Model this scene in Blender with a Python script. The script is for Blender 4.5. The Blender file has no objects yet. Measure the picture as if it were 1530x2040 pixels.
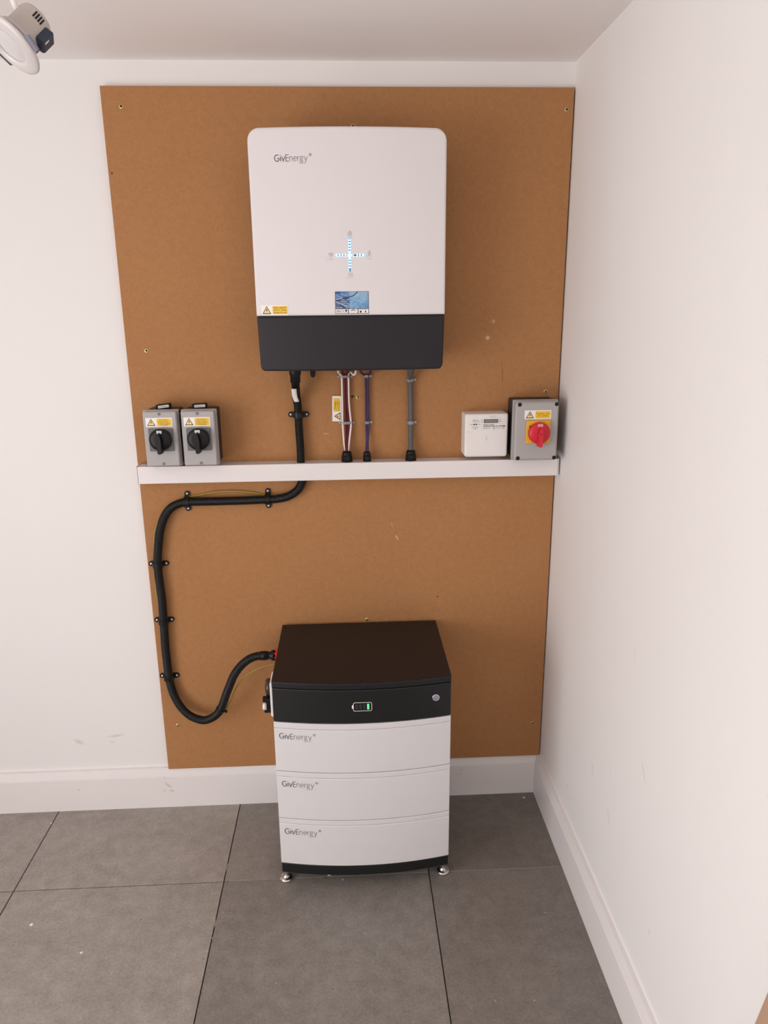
import bpy, math, random
from mathutils import Vector, Matrix
random.seed(7)
scene = bpy.context.scene
COL = scene.collection
PI = math.pi

# ------------------------------------------------------------------ camera
cam_d = bpy.data.cameras.new('camera')
cam = bpy.data.objects.new('camera', cam_d); COL.objects.link(cam)
cam_d.sensor_fit = 'HORIZONTAL'; cam_d.sensor_width = 36.0
cam_d.lens = 36.0 * 1469.96 / 1530.0
cam_d.clip_start = 0.02
RGT = Vector((0.99869542, -0.05013514, -0.00969128))
UPV = Vector((0.0227476, 0.26689461, 0.96345722))
FWD = Vector((0.04571651, 0.96242077, -0.26768688))
CAMPOS = Vector((-0.6142, -2.1422, 1.5866))
cm = Matrix((RGT, UPV, -FWD)).transposed().to_4x4(); cm.translation = CAMPOS
cam.matrix_world = cm
scene.camera = cam

# ------------------------------------------------------------------ world, light, exposure
world = bpy.data.worlds.new('sky'); scene.world = world
world.use_nodes = True
wb = world.node_tree.nodes['Background']
wb.inputs[0].default_value = (1.0, 0.945, 0.94, 1); wb.inputs[1].default_value = 0.5

def area(name, loc, rot, sx, sy, power, col):
    d = bpy.data.lights.new(name, 'AREA'); d.shape = 'RECTANGLE'; d.size = sx; d.size_y = sy
    d.energy = power; d.color = col
    o = bpy.data.objects.new(name, d); COL.objects.link(o); o.location = loc; o.rotation_euler = rot
    return o
# daylight coming in through the wide doorway in the left wall, outside the frame
area('daylight', (-2.80, -2.35, .95), (PI/2+.22, 0, -PI/2), 1.9, 1.75, 57, (1.0, 0.942, 0.938))
scene.view_settings.view_transform = 'Standard'
scene.view_settings.look = 'None'
scene.view_settings.gamma = 1.0
scene.view_settings.use_curve_mapping = False
scene.view_settings.exposure = 0.0
scene.cycles.diffuse_bounces = 8
scene.cycles.max_bounces = 12

# ------------------------------------------------------------------ materials
def mat(name, col, rough=0.5, metal=0.0, emit=None, estr=0.0, spec=None, trans=0.0, coat=0.0):
    m = bpy.data.materials.new(name); m.use_nodes = True
    b = m.node_tree.nodes['Principled BSDF']
    b.inputs['Base Color'].default_value = (*col, 1); b.inputs['Roughness'].default_value = rough
    b.inputs['Metallic'].default_value = metal
    if spec is not None: b.inputs['Specular IOR Level'].default_value = spec
    if emit: b.inputs['Emission Color'].default_value = (*emit, 1); b.inputs['Emission Strength'].default_value = estr
    if trans: b.inputs['Transmission Weight'].default_value = trans
    if coat: b.inputs['Coat Weight'].default_value = coat
    return m
def N(m, t, **kw):
    n = m.node_tree.nodes.new(t)
    for k, v in kw.items(): setattr(n, k, v)
    return n
def lk(m, a, b): m.node_tree.links.new(a, b)
def coords(m, scale=(1, 1, 1), loc=(0, 0, 0), kind='Object'):
    tc = N(m, 'ShaderNodeTexCoord'); mp = N(m, 'ShaderNodeMapping')
    mp.inputs['Scale'].default_value = scale; mp.inputs['Location'].default_value = loc
    lk(m, tc.outputs[kind], mp.inputs[0]); return mp.outputs[0]
def noise(m, vec, scale, detail=4, rough=0.55):
    n = N(m, 'ShaderNodeTexNoise'); n.inputs['Scale'].default_value = scale
    n.inputs['Detail'].default_value = detail; n.inputs['Roughness'].default_value = rough
    lk(m, vec, n.inputs['Vector']); return n.outputs[0]
def ramp(m, fac, stops):
    r = N(m, 'ShaderNodeValToRGB'); e = r.color_ramp.elements
    while len(e) < len(stops): e.new(0.5)
    for el, (p, c) in zip(e, stops): el.position = p; el.color = (*c, 1) if len(c) == 3 else c
    lk(m, fac, r.inputs[0]); return r.outputs[0]
def mixc(m, fac, a, b, mode='MIX'):
    x = N(m, 'ShaderNodeMix', data_type='RGBA', blend_type=mode)
    if isinstance(fac, (int, float)): x.inputs[0].default_value = fac
    else: lk(m, fac, x.inputs[0])
    for s, v in ((x.inputs[6], a), (x.inputs[7], b)):
        if isinstance(v, tuple): s.default_value = (*v, 1) if len(v) == 3 else v
        else: lk(m, v, s)
    return x.outputs[2]
def bump(m, h, strength, dist=0.001):
    b = N(m, 'ShaderNodeBump'); b.inputs['Strength'].default_value = strength; b.inputs['Distance'].default_value = dist
    lk(m, h, b.inputs['Height']); lk(m, b.outputs[0], m.node_tree.nodes['Principled BSDF'].inputs['Normal'])
def setc(m, c): lk(m, c, m.node_tree.nodes['Principled BSDF'].inputs['Base Color'])
def scuffs(m, base, marks, col):
    """small marks with a place and shape of their own: (centre, half sizes, tilt, depth)"""
    out = base
    tc = N(m, 'ShaderNodeTexCoord')
    for (c, h, rot, k) in marks:
        mp = N(m, 'ShaderNodeMapping', vector_type='TEXTURE')
        mp.inputs['Location'].default_value = c; mp.inputs['Rotation'].default_value = rot
        mp.inputs['Scale'].default_value = h
        lk(m, tc.outputs['Object'], mp.inputs[0])
        g = N(m, 'ShaderNodeTexGradient', gradient_type='SPHERICAL'); lk(m, mp.outputs[0], g.inputs[0])
        nz = noise(m, mp.outputs[0], 2.3, 3)
        mu = N(m, 'ShaderNodeMath', operation='MULTIPLY'); lk(m, g.outputs[1], mu.inputs[0]); lk(m, nz, mu.inputs[1])
        m2 = N(m, 'ShaderNodeMath', operation='MULTIPLY', use_clamp=True); lk(m, mu.outputs[0], m2.inputs[0]); m2.inputs[1].default_value = 2.6*k
        out = mixc(m, m2.outputs[0], out, col)
    return out

def wall_mat(name, col, marks=()):
    m = mat(name, col, 0.62, spec=0.3)
    v = coords(m)
    c = ramp(m, noise(m, v, 2.0, 3), [(0.3, tuple(x*0.985 for x in col)), (0.7, col)])
    if marks: c = scuffs(m, c, marks, tuple(x*0.62 for x in col))
    setc(m, c)
    bump(m, noise(m, v, 260, 3), 0.08, 0.0006)
    return m
WALLC = (0.82, 0.81, 0.80)
M_wall_b = wall_mat('painted_wall', WALLC, [((-1.505, 0, 0.245), (.022, .05, .011), (0, .5, 0), .5), ((-1.385, 0, 0.262), (.035, .05, .006), (0, -.12, 0), .5),
                                            ((-1.40, 0, 0.24), (.01, .05, .004), (0, 0, 0), .5)])
M_wall_r = wall_mat('painted_wall_scuffed', WALLC, [((0, -.80, .62), (.05, .035, .006), (.9, 0, 0), .35), ((0, -.50, .42), (.05, .03, .008), (1.2, 0, 0), .3),
                                            ((0, -.63, .38), (.05, .03, .007), (1.0, 0, 0), .35), ((0, -.70, .85), (.05, .03, .004), (1.1, 0, 0), .3),
                                            ((0, -.31, .235), (.05, .008, .005), (0, 0, 0), .5), ((0, -.9, .30), (.05, .006, .012), (0, 0, 0), .3), ((0, -.62, .50), (.05, .03, .003), (1.3, 0, 0), .3)])
M_ceil = wall_mat('ceiling_paint', (0.86, 0.84, 0.83))
M_skirt = wall_mat('gloss_skirting', (0.80, 0.775, 0.77), [((-1.23, -.018, .083), (.02, .05, .006), (0, .8, 0), .6), ((-1.22, -.018, .062), (.012, .05, .004), (0, .1, 0), .8),
                                            ((-1.243, -.018, .064), (.004, .05, .004), (0, 0, 0), .9), ((-1.52, -.018, .078), (.004, .05, .003), (0, 0, 0), 1),
                                            ((-.262, -.018, .098), (.004, .05, .003), (0, 0, 0), 1), ((-.266, -.018, .085), (.004, .05, .003), (0, 0, 0), 1), ((-1.24, -.018, .112), (.003, .05, .003), (0, 0, 0), 1)])
M_skirt.node_tree.nodes['Principled BSDF'].inputs['Roughness'].default_value = 0.32

def mdf_mat():
    m = mat('fibreboard', (0.40, 0.21, 0.09), 0.72, spec=0.25)
    v = coords(m)
    big = noise(m, v, 2.2, 3); fine = noise(m, v, 420, 3, 0.7); mid = noise(m, v, 60, 3, 0.6)
    c = ramp(m, big, [(0.3, (0.385, 0.179, 0.069)), (0.7, (0.415, 0.20, 0.079))])
    c = mixc(m, 0.28, c, ramp(m, fine, [(0.35, (0.27, 0.115, 0.04)), (0.65, (0.50, 0.27, 0.12))]))
    c = mixc(m, 0.12, c, ramp(m, mid, [(0.35, (0.28, 0.125, 0.045)), (0.65, (0.47, 0.25, 0.105))]))
    c = scuffs(m, c, [((-.215, -.018, 1.50), (.008, .05, .008), (0, 0, 0), 1.0), ((-.20, -.018, 1.545), (.006, .05, .007), (0, 0, 0), .6),
                      ((-.475, -.018, .915), (.012, .05, .003), (0, 1.1, 0), .9), ((-.68, -.018, 1.235), (.012, .05, .002), (0, 0, 0), .7),
                      ((-.49, -.018, .955), (.012, .05, .002), (0, 1.3, 0), .4)], (0.66, 0.46, 0.30))
    c = scuffs(m, c, [((-.60, -.018, 1.341), (.006, .05, .006), (0, 0, 0), 1.4), ((-1.215, -.018, 1.93), (.003, .05, .004), (0, 0, 0), 1.4), ((-.35, -.018, .72), (.003, .05, .003), (0, 0, 0), 1.6),
                      ((-.17, -.018, 1.40), (.002, .05, .05), (0, -.08, 0), .5)], (0.10, 0.035, 0.015))
    setc(m, c); bump(m, fine, 0.15, 0.0005)
    return m
M_mdf = mdf_mat()
def tile_mat():
    m = mat('grey_porcelain', (0.2, 0.18, 0.16), 0.42, spec=0.4)
    tc = N(m, 'ShaderNodeTexCoord'); oi = N(m, 'ShaderNodeObjectInfo')
    ad = N(m, 'ShaderNodeVectorMath', operation='ADD'); sc = N(m, 'ShaderNodeVectorMath', operation='SCALE')
    cx = N(m, 'ShaderNodeCombineXYZ'); lk(m, oi.outputs['Random'], cx.inputs[0]); lk(m, oi.outputs['Random'], cx.inputs[1])
    lk(m, cx.outputs[0], sc.inputs[0]); sc.inputs['Scale'].default_value = 37.0
    lk(m, tc.outputs['Object'], ad.inputs[0]); lk(m, sc.outputs[0], ad.inputs[1])
    v = ad.outputs[0]
    cloud = noise(m, v, 5.0, 7, 0.68); mid = noise(m, v, 26, 6, 0.65); fine = noise(m, v, 150, 5, 0.75)
    c = ramp(m, cloud, [(0.32, (0.135, 0.12, 0.107)), (0.5, (0.19, 0.172, 0.157)), (0.68, (0.24, 0.22, 0.203))])
    c = mixc(m, 0.5, c, ramp(m, mid, [(0.3, (0.105, 0.092, 0.08)), (0.5, (0.19, 0.172, 0.156)), (0.72, (0.29, 0.27, 0.25))]))
    c = mixc(m, 0.38, c, ramp(m, fine, [(0.32, (0.10, 0.088, 0.078)), (0.68, (0.285, 0.262, 0.24))]))
    vo = N(m, 'ShaderNodeTexVoronoi'); vo.inputs['Scale'].default_value = 30; lk(m, v, vo.inputs['Vector'])
    spot = ramp(m, vo.outputs['Distance'], [(0.0, (1, 1, 1)), (0.04, (1, 1, 1)), (0.085, (0, 0, 0))])
    pick = ramp(m, noise(m, v, 9, 2), [(0.5, (0, 0, 0)), (0.55, (0.8, 0.8, 0.8))])
    c = mixc(m, mixc(m, 1.0, spot, pick, 'MULTIPLY'), c, (0.075, 0.062, 0.055))
    v2 = N(m, 'ShaderNodeTexVoronoi'); v2.inputs['Scale'].default_value = 13; lk(m, v, v2.inputs['Vector'])
    fleck = ramp(m, v2.outputs['Distance'], [(0.0, (1, 1, 1)), (0.018, (1, 1, 1)), (0.032, (0, 0, 0))])
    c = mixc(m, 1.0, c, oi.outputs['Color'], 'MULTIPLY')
    c = mixc(m, fleck, c, (0.42, 0.39, 0.36))
    setc(m, c)
    r = ramp(m, mid, [(0.3, (0.36,)*3), (0.7, (0.5,)*3)]); lk(m, r, m.node_tree.nodes['Principled BSDF'].inputs['Roughness'])
    bump(m, mid, 0.12, 0.001)
    return m
M_tile = tile_mat()
M_grout = mat('dusty_joint', (0.05, 0.043, 0.038), 0.9)
M_white = mat('white_powder_coat', (0.735, 0.715, 0.725), 0.42, spec=0.35)
M_whiteb = mat('white_battery_coat', (0.66, 0.655, 0.665), 0.42, spec=0.35)
M_whitep = mat('white_plastic', (0.80, 0.77, 0.75), 0.4)
M_trunk = mat('trunking_plastic', (0.78, 0.745, 0.74), 0.38)
M_char = mat('charcoal_coat', (0.016, 0.014, 0.017), 0.5, spec=0.32)
M_blackm = mat('black_coat', (0.0095, 0.0092, 0.0108), 0.42, spec=0.35)
M_black = mat('black_plastic', (0.006, 0.0055, 0.0065), 0.42, spec=0.3)
M_conduit = mat('conduit_plastic', (0.0055, 0.005, 0.006), 0.4, spec=0.3)
M_dbase = mat('dark_enclosure_base', (0.028, 0.025, 0.026), 0.55)
M_grey = mat('grey_enclosure', (0.40, 0.385, 0.38), 0.45)
M_dgrey = mat('grey_switch_plate', (0.145, 0.142, 0.15), 0.5)
M_cleat = mat('grey_cleat', (0.25, 0.245, 0.265), 0.45)
M_greyc = mat('grey_sheath', (0.105, 0.10, 0.102), 0.5, spec=0.3)
M_red = mat('red_handle', (0.62, 0.012, 0.035), 0.4)
M_redp = mat('red_connector', (0.75, 0.03, 0.02), 0.4)
M_yel = mat('yellow_plate', (0.80, 0.42, 0.015), 0.45)
M_yell = mat('yellow_print', (0.83, 0.52, 0.03), 0.5)
M_yelp = mat('pale_yellow_print', (0.85, 0.65, 0.25), 0.5)
M_ink = mat('black_ink', (0.03, 0.022, 0.018), 0.6)
M_lab = mat('label_white', (0.86, 0.83, 0.80), 0.45)
M_labg = mat('label_silver', (0.55, 0.54, 0.56), 0.5)
M_logod = mat('logo_dark', (0.055, 0.05, 0.06), 0.6)
M_logog = mat('logo_grey', (0.26, 0.26, 0.275), 0.6)
M_icon = mat('icon_grey', (0.56, 0.53, 0.53), 0.6)
M_iconf = mat('icon_faint', (0.65, 0.62, 0.62), 0.6)
M_cred = mat('burgundy_sheath', (0.10, 0.006, 0.012), 0.45, spec=0.25)
M_cwhite = mat('cream_sheath', (0.80, 0.70, 0.66), 0.4)
M_cpur = mat('purple_sheath', (0.05, 0.026, 0.095), 0.45, spec=0.3)
M_earth = mat('earth_sheath', (0.36, 0.27, 0.03), 0.45)
M_earthg = mat('earth_stripe', (0.07, 0.15, 0.03), 0.45)
M_steel = mat('steel', (0.62, 0.60, 0.58), 0.28, 1.0)
M_zinc = mat('bright_zinc', (0.72, 0.72, 0.74), 0.35, 0.8)
M_brass = mat('yellow_zinc', (0.62, 0.45, 0.22), 0.35, 0.8)
M_dark = mat('recess_dark', (0.01, 0.008, 0.008), 0.8)
M_led = mat('blue_led', (0.6, 0.85, 1.0), 0.4, emit=(0.55, 0.85, 1.0), estr=1.25)
M_ledc = mat('green_white_led', (0.6, 1, 0.9), 0.4, emit=(0.55, 1.0, 0.86), estr=1.25)
M_ledb = mat('led_gap', (0.05, 0.13, 0.28), 0.4)
M_ledh = mat('led_halo', (0.35, 0.55, 0.75), 0.4, emit=(0.4, 0.72, 1.0), estr=0.35)
M_green = mat('green_led', (0.1, 0.9, 0.2), 0.4, emit=(0.1, 0.9, 0.22), estr=0.9)
M_btn = mat('button_lens', (0.30, 0.29, 0.42), 0.3, 0.3)
M_btnr = mat('button_ring', (0.62, 0.61, 0.66), 0.25, 0.9)
M_lcd = mat('lcd', (0.13, 0.125, 0.12), 0.25)
M_smoke = mat('smoked_cover', (0.035, 0.022, 0.018), 0.15)
M_lens = mat('frosted_lens', (0.58, 0.56, 0.56), 0.15, coat=0.5)
M_bezel = mat('lamp_bezel', (0.56, 0.53, 0.52), 0.3)
M_lbody = mat('lamp_body', (0.52, 0.47, 0.43), 0.5)
M_navy = mat('navy_plastic', (0.022, 0.032, 0.062), 0.45)
M_slate = mat('slate_ring', (0.20, 0.20, 0.27), 0.5)
M_wood = mat('bare_timber', (0.42, 0.27, 0.18), 0.7)
M_chip = mat('plaster_crumb', (0.75, 0.72, 0.68), 0.8)
def blue_print():
    m = mat('blue_photo_print', (0.1, 0.3, 0.6), 0.35)
    v = coords(m)
    sx = N(m, 'ShaderNodeSeparateXYZ'); lk(m, v, sx.inputs[0])
    fx = N(m, 'ShaderNodeMapRange'); lk(m, sx.outputs[0], fx.inputs[0]); fx.inputs[1].default_value = -.041; fx.inputs[2].default_value = .041
    fz = N(m, 'ShaderNodeMapRange'); lk(m, sx.outputs[2], fz.inputs[0]); fz.inputs[1].default_value = -.013; fz.inputs[2].default_value = .027
    left = ramp(m, fz.outputs[0], [(0.0, (0.02, 0.025, 0.075)), (0.55, (0.03, 0.05, 0.15)), (0.75, (0.05, 0.16, 0.42)), (1, (0.06, 0.2, 0.45))])
    right = ramp(m, fz.outputs[0], [(0.0, (0.09, 0.27, 0.52)), (0.4, (0.13, 0.36, 0.60)), (1, (0.40, 0.58, 0.74))])
    k = ramp(m, fx.outputs[0], [(0.38, (0, 0, 0)), (0.46, (1, 1, 1))])
    c = mixc(m, k, left, right)
    n = noise(m, v, 70, 3); c = mixc(m, 0.25, c, ramp(m, n, [(0.35, (0.02, 0.07, 0.2)), (0.65, (0.4, 0.6, 0.8))]))
    setc(m, c); return m
M_blue = blue_print()
M_navyp = mat('navy_print', (0.015, 0.018, 0.05), 0.4)
M_ltblue = mat('pale_blue_print', (0.38, 0.52, 0.74), 0.4)
M_maroon = mat('maroon_print', (0.22, 0.08, 0.10), 0.5)

# ------------------------------------------------------------------ mesh helpers
class MB:
    def __init__(s): s.v = []; s.f = []; s.m = []; s.s = []
    def add(s, vs, fs, mi=0, smooth=False):
        o = len(s.v); s.v.extend([tuple(p) for p in vs])
        for f in fs: s.f.append([i + o for i in f]); s.m.append(mi); s.s.append(smooth)
        return s
    def box(s, x0, x1, y0, y1, z0, z1, mi=0, ch=0.0):
        if ch <= 0:
            vs = [(x, y, z) for x in (x0, x1) for y in (y0, y1) for z in (z0, z1)]
            return s.add(vs, [(0,1,3,2),(4,6,7,5),(0,4,5,1),(2,3,7,6),(0,2,6,4),(1,5,7,3)], mi)
        # chamfered box: front outline chamfer on all edges
        c = ch; vs = []; idx = {}
        for ix, X in enumerate((x0, x1)):
            for iy, Yv in enumerate((y0, y1)):
                for iz, Z in enumerate((z0, z1)):
                    sx = c if ix == 0 else -c; sy = c if iy == 0 else -c; sz = c if iz == 0 else -c
                    for k, p in enumerate(((X, Yv+sy, Z+sz), (X+sx, Yv, Z+sz), (X+sx, Yv+sy, Z))):
                        idx[(ix, iy, iz, k)] = len(vs); vs.append(p)
        F = []
        I = lambda a, b, d, k: idx[(a, b, d, k)]
        for a in (0, 1):
            F.append((I(a,0,0,0), I(a,0,1,0), I(a,1,1,0), I(a,1,0,0)) if a == 0 else (I(a,0,0,0), I(a,1,0,0), I(a,1,1,0), I(a,0,1,0)))
            F.append((I(0,a,0,1), I(1,a,0,1), I(1,a,1,1), I(0,a,1,1)) if a == 0 else (I(0,a,0,1), I(0,a,1,1), I(1,a,1,1), I(1,a,0,1)))
            F.append((I(0,0,a,2), I(0,1,a,2), I(1,1,a,2), I(1,0,a,2)) if a == 0 else (I(0,0,a,2), I(1,0,a,2), I(1,1,a,2), I(0,1,a,2)))
        for a in (0, 1):
            for b in (0, 1):
                F.append((I(a,b,0,0), I(a,b,1,0), I(a,b,1,1), I(a,b,0,1)))
                F.append((I(a,0,b,0), I(a,1,b,0), I(a,1,b,2), I(a,0,b,2)))
                F.append((I(0,a,b,1), I(1,a,b,1), I(1,a,b,2), I(0,a,b,2)))
                for d in (0, 1): F.append((I(a,b,d,0), I(a,b,d,1), I(a,b,d,2)))
        return s.add(vs, F, mi)
    def lathe(s, prof, c=(0, 0, 0), axis='Z', n=24, mi=0, smooth=True, cap=True):
        """prof: (radius, height) along axis; axis '-Y' points at the camera side"""
        vs = []
        for r, h in prof:
            for k in range(n):
                a = 2*PI*k/n; p, q = r*math.cos(a), r*math.sin(a)
                if axis == 'Z': vs.append((c[0]+p, c[1]+q, c[2]+h))
                elif axis == '-Y': vs.append((c[0]+p, c[1]-h, c[2]+q))
                elif axis == '-X': vs.append((c[0]-h, c[1]+p, c[2]-q))
                else: vs.append((c[0]+h, c[1]+p, c[2]+q))
        fs = [(i*n+k, i*n+(k+1) % n, (i+1)*n+(k+1) % n, (i+1)*n+k) for i in range(len(prof)-1) for k in range(n)]
        s.add(vs, fs, mi, smooth)
        if cap:
            o = len(s.v) - len(vs)
            s.f.append([o+k for k in range(n)][::-1]); s.m.append(mi); s.s.append(False)
            s.f.append([o+(len(prof)-1)*n+k for k in range(n)]); s.m.append(mi); s.s.append(False)
        return s
    def tube(s, pts, rad, n=10, mi=0, cap=True):
        pts = [Vector(p) for p in pts]; L = len(pts)
        vs = []; prev = None
        for i, p in enumerate(pts):
            t = (pts[min(i+1, L-1)] - pts[max(i-1, 0)]).normalized()
            if prev is None:
                a = Vector((0, 1, 0)) if abs(t.y) < 0.9 else Vector((1, 0, 0))
                u = (a - t*a.dot(t)).normalized()
            else: u = (prev - t*prev.dot(t)).normalized()
            prev = u; w = t.cross(u); r = rad(i) if callable(rad) else rad
            for k in range(n):
                a = 2*PI*k/n; vs.append(p + u*(r*math.cos(a)) + w*(r*math.sin(a)))
        fs = [(i*n+k, i*n+(k+1) % n, (i+1)*n+(k+1) % n, (i+1)*n+k) for i in range(L-1) for k in range(n)]
        o = len(s.v); s.add(vs, fs, mi, True)
        if cap:
            s.f.append([o+k for k in range(n)][::-1]); s.m.append(mi); s.s.append(False)
            s.f.append([o+(L-1)*n+k for k in range(n)]); s.m.append(mi); s.s.append(False)
        return s
    def prism(s, poly, y0, y1, mi=0, smooth=False):
        """outline in (x,z), extruded from y0 (back) to y1 (front, smaller y)"""
        f0 = y0 if callable(y0) else (lambda x: y0); f1 = y1 if callable(y1) else (lambda x: y1)
        n = len(poly); vs = [(x, f0(x), z) for x, z in poly] + [(x, f1(x), z) for x, z in poly]
        fs = [(i, (i+1) % n, n+(i+1) % n, n+i) for i in range(n)] + [list(range(n))[::-1], [n+i for i in range(n)]]
        return s.add(vs, fs, mi)
    def flat(s, poly, y, mi=0):
        yy = y if callable(y) else (lambda x: y)
        return s.add([(x, yy(x), z) for x, z in poly], [list(range(len(poly)))], mi)
    def ribbon(s, pts, w, y, mi=0, closed=False):
        """flat stroke of width w along (x,z) points"""
        yy = y if callable(y) else (lambda x: y)
        P = [Vector((a, b)) for a, b in pts]; n = len(P); vs = []
        for i in range(n):
            if closed: a, b = P[(i-1) % n], P[(i+1) % n]
            else: a, b = P[max(i-1, 0)], P[min(i+1, n-1)]
            d1 = (P[i]-a); d2 = (b-P[i])
            if d1.length < 1e-9: d1 = d2
            if d2.length < 1e-9: d2 = d1
            t = (d1.normalized()+d2.normalized()).normalized(); nn = Vector((-t.y, t.x))
            c = max(0.45, nn.dot(Vector((-d1.normalized().y, d1.normalized().x))))
            for sg in (1, -1):
                q = P[i] + nn*(sg*w/2/c); vs.append((q.x, yy(q.x), q.y))
        m = n if closed else n-1
        return s.add(vs, [(2*i, 2*i+1, 2*((i+1) % n)+1, 2*((i+1) % n)) for i in range(m)], mi)
    def text(s, txt, x, z, size, y, mi=0, align='LEFT', rot=0.0, sx=1.0):
        yy = y if callable(y) else (lambda q: y)
        vs, fs = text_geo(txt, align); ca, sa = math.cos(rot), math.sin(rot)
        out = []
        for (a, b) in vs:
            a *= size*sx; b *= size; X = x + a*ca - b*sa; Z = z + a*sa + b*ca; out.append((X, yy(X), Z))
        return s.add(out, fs, mi)
    def xf(s, mtx): s.v = [tuple(mtx @ Vector(p)) for p in s.v]; return s
    def build(s, name, mats, parent=None, local=False):
        me = bpy.data.meshes.new(name)
        off = Vector((0, 0, 0))
        if parent is not None and not local:
            p = parent
            while p is not None: off += p.location; p = p.parent
        me.from_pydata([tuple(Vector(p)-off) for p in s.v], [], s.f)
        if not isinstance(mats, (list, tuple)): mats = [mats]
        for m in mats: me.materials.append(m)
        me.polygons.foreach_set('material_index', s.m); me.polygons.foreach_set('use_smooth', s.s)
        me.update()
        o = bpy.data.objects.new(name, me); COL.objects.link(o)
        if parent is not None: o.parent = parent
        return o
_tc = {}
def text_geo(txt, align):
    if (txt, align) in _tc: return _tc[(txt, align)]
    cu = bpy.data.curves.new('t', 'FONT'); cu.body = txt; cu.align_x = align; cu.resolution_u = 2
    o = bpy.data.objects.new('t', cu); COL.objects.link(o)
    dg = bpy.context.evaluated_depsgraph_get(); me = bpy.data.meshes.new_from_object(o.evaluated_get(dg))
    vs = [(v.co.x, v.co.y) for v in me.vertices]; fs = [tuple(p.vertices) for p in me.polygons]
    bpy.data.objects.remove(o); bpy.data.curves.remove(cu); bpy.data.meshes.remove(me)
    _tc[(txt, align)] = (vs, fs); return vs, fs

def tag(o, label, cat, group=None):
    o['label'] = label; o['category'] = cat
    if group: o['group'] = group
    return o
def thing(name, label, cat, loc, group=None, rot=None):
    o = bpy.data.objects.new(name, None); COL.objects.link(o); o.location = loc; o.empty_display_size = .05
    if rot: o.rotation_euler = rot
    return tag(o, label, cat, group)
def struct(o): o['kind'] = 'structure'; return o
def copy_tree(o, parent=None):
    c = o.copy(); COL.objects.link(c); c.parent = parent
    for ch in list(o.children): copy_tree(ch, c)
    return c
def smooth_path(pts, step):
    P = [Vector(p) for p in pts]; out = []
    P = [P[0]*2-P[1]] + P + [P[-1]*2-P[-2]]
    for i in range(1, len(P)-2):
        a, b, c, d = P[i-1:i+3]; n = max(2, int((c-b).length/step*1.5))
        for k in range(n):
            t = k/n
            out.append(0.5*((2*b) + (c-a)*t + (2*a-5*b+4*c-d)*t*t + (3*b-a-3*c+d)*t**3))
    out.append(P[-2])
    # even spacing
    res = [out[0]]; acc = 0.0
    for p, q in zip(out[:-1], out[1:]):
        seg = (q-p).length
        while acc + seg >= step:
            t = (step-acc)/seg; p = p.lerp(q, t); res.append(p.copy()); seg = (q-p).length; acc = 0.0
        acc += seg
    res.append(out[-1]); return res
def arc(cx, cz, r, a0, a1, n=12, rz=None):
    rz = r if rz is None else rz
    return [(cx + r*math.cos(math.radians(a0+(a1-a0)*k/n)), cz + rz*math.sin(math.radians(a0+(a1-a0)*k/n))) for k in range(n+1)]
def rrect(x0, x1, z0, z1, r, n=5):
    return arc(x1-r, z1-r, r, 0, 90, n) + arc(x0+r, z1-r, r, 90, 180, n) + arc(x0+r, z0+r, r, 180, 270, n) + arc(x1-r, z0+r, r, 270, 360, n)

def bowed(mb, x0, x1, z0, z1, yb, yf, e=.004, rt=0.0, rb=0.0, n=20, mi=0, taper=0.0):
    """box from yb (back) to a bowed front yf(x), front edges rounded, corner radii in elevation"""
    xs = set([x0, x0+e*.3, x0+e, x1-e, x1-e*.3, x1])
    r = max(rt, rb)
    if r:
        for k in range(9):
            d = r*(1-math.cos(k/8*PI/2)); xs.add(x0+d); xs.add(x1-d)
    for k in range(1, n): xs.add(x0+(x1-x0)*k/n)
    xs = sorted(xs); vs = []; nr = 8
    for x in xs:
        d = min(x-x0, x1-x)
        def drop(rad): return 0 if (rad <= 0 or d >= rad) else rad - math.sqrt(max(0, rad*rad-(rad-d)**2))
        zt, zb = z1-drop(rt), z0+drop(rb)
        if zt - zb < 2.2*e: e2 = (zt-zb)/2.2
        else: e2 = e
        k = 0 if d >= e else (e - math.sqrt(max(0, e*e-(e-d)**2)))
        y = yf(x) + k; y2 = max(y, yf(x)+k)
        ring = [(yb, zb), (y2+e2, zb), (y2+e2*.3, zb+e2*.3), (y2, zb+e2), (y2, zt-e2), (y2+e2*.3, zt-e2*.3), (y2+e2, zt), (yb, zt)]
        for (yy, zz) in ring:
            X = x
            if taper: X = x + taper*(1 if x < (x0+x1)/2 else -1)*(z1-zz)/(z1-z0)*abs(x-(x0+x1)/2)/((x1-x0)/2)
            vs.append((X, yy, zz))
    fs = []
    for i in range(len(xs)-1):
        for k in range(nr):
            a, b = i*nr+k, i*nr+(k+1) % nr
            fs.append((a, a+nr, b+nr, b))
    fs.append(list(range(nr))); fs.append([(len(xs)-1)*nr+k for k in range(nr)][::-1])
    mb.add(vs, fs, mi, False); return mb

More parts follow.
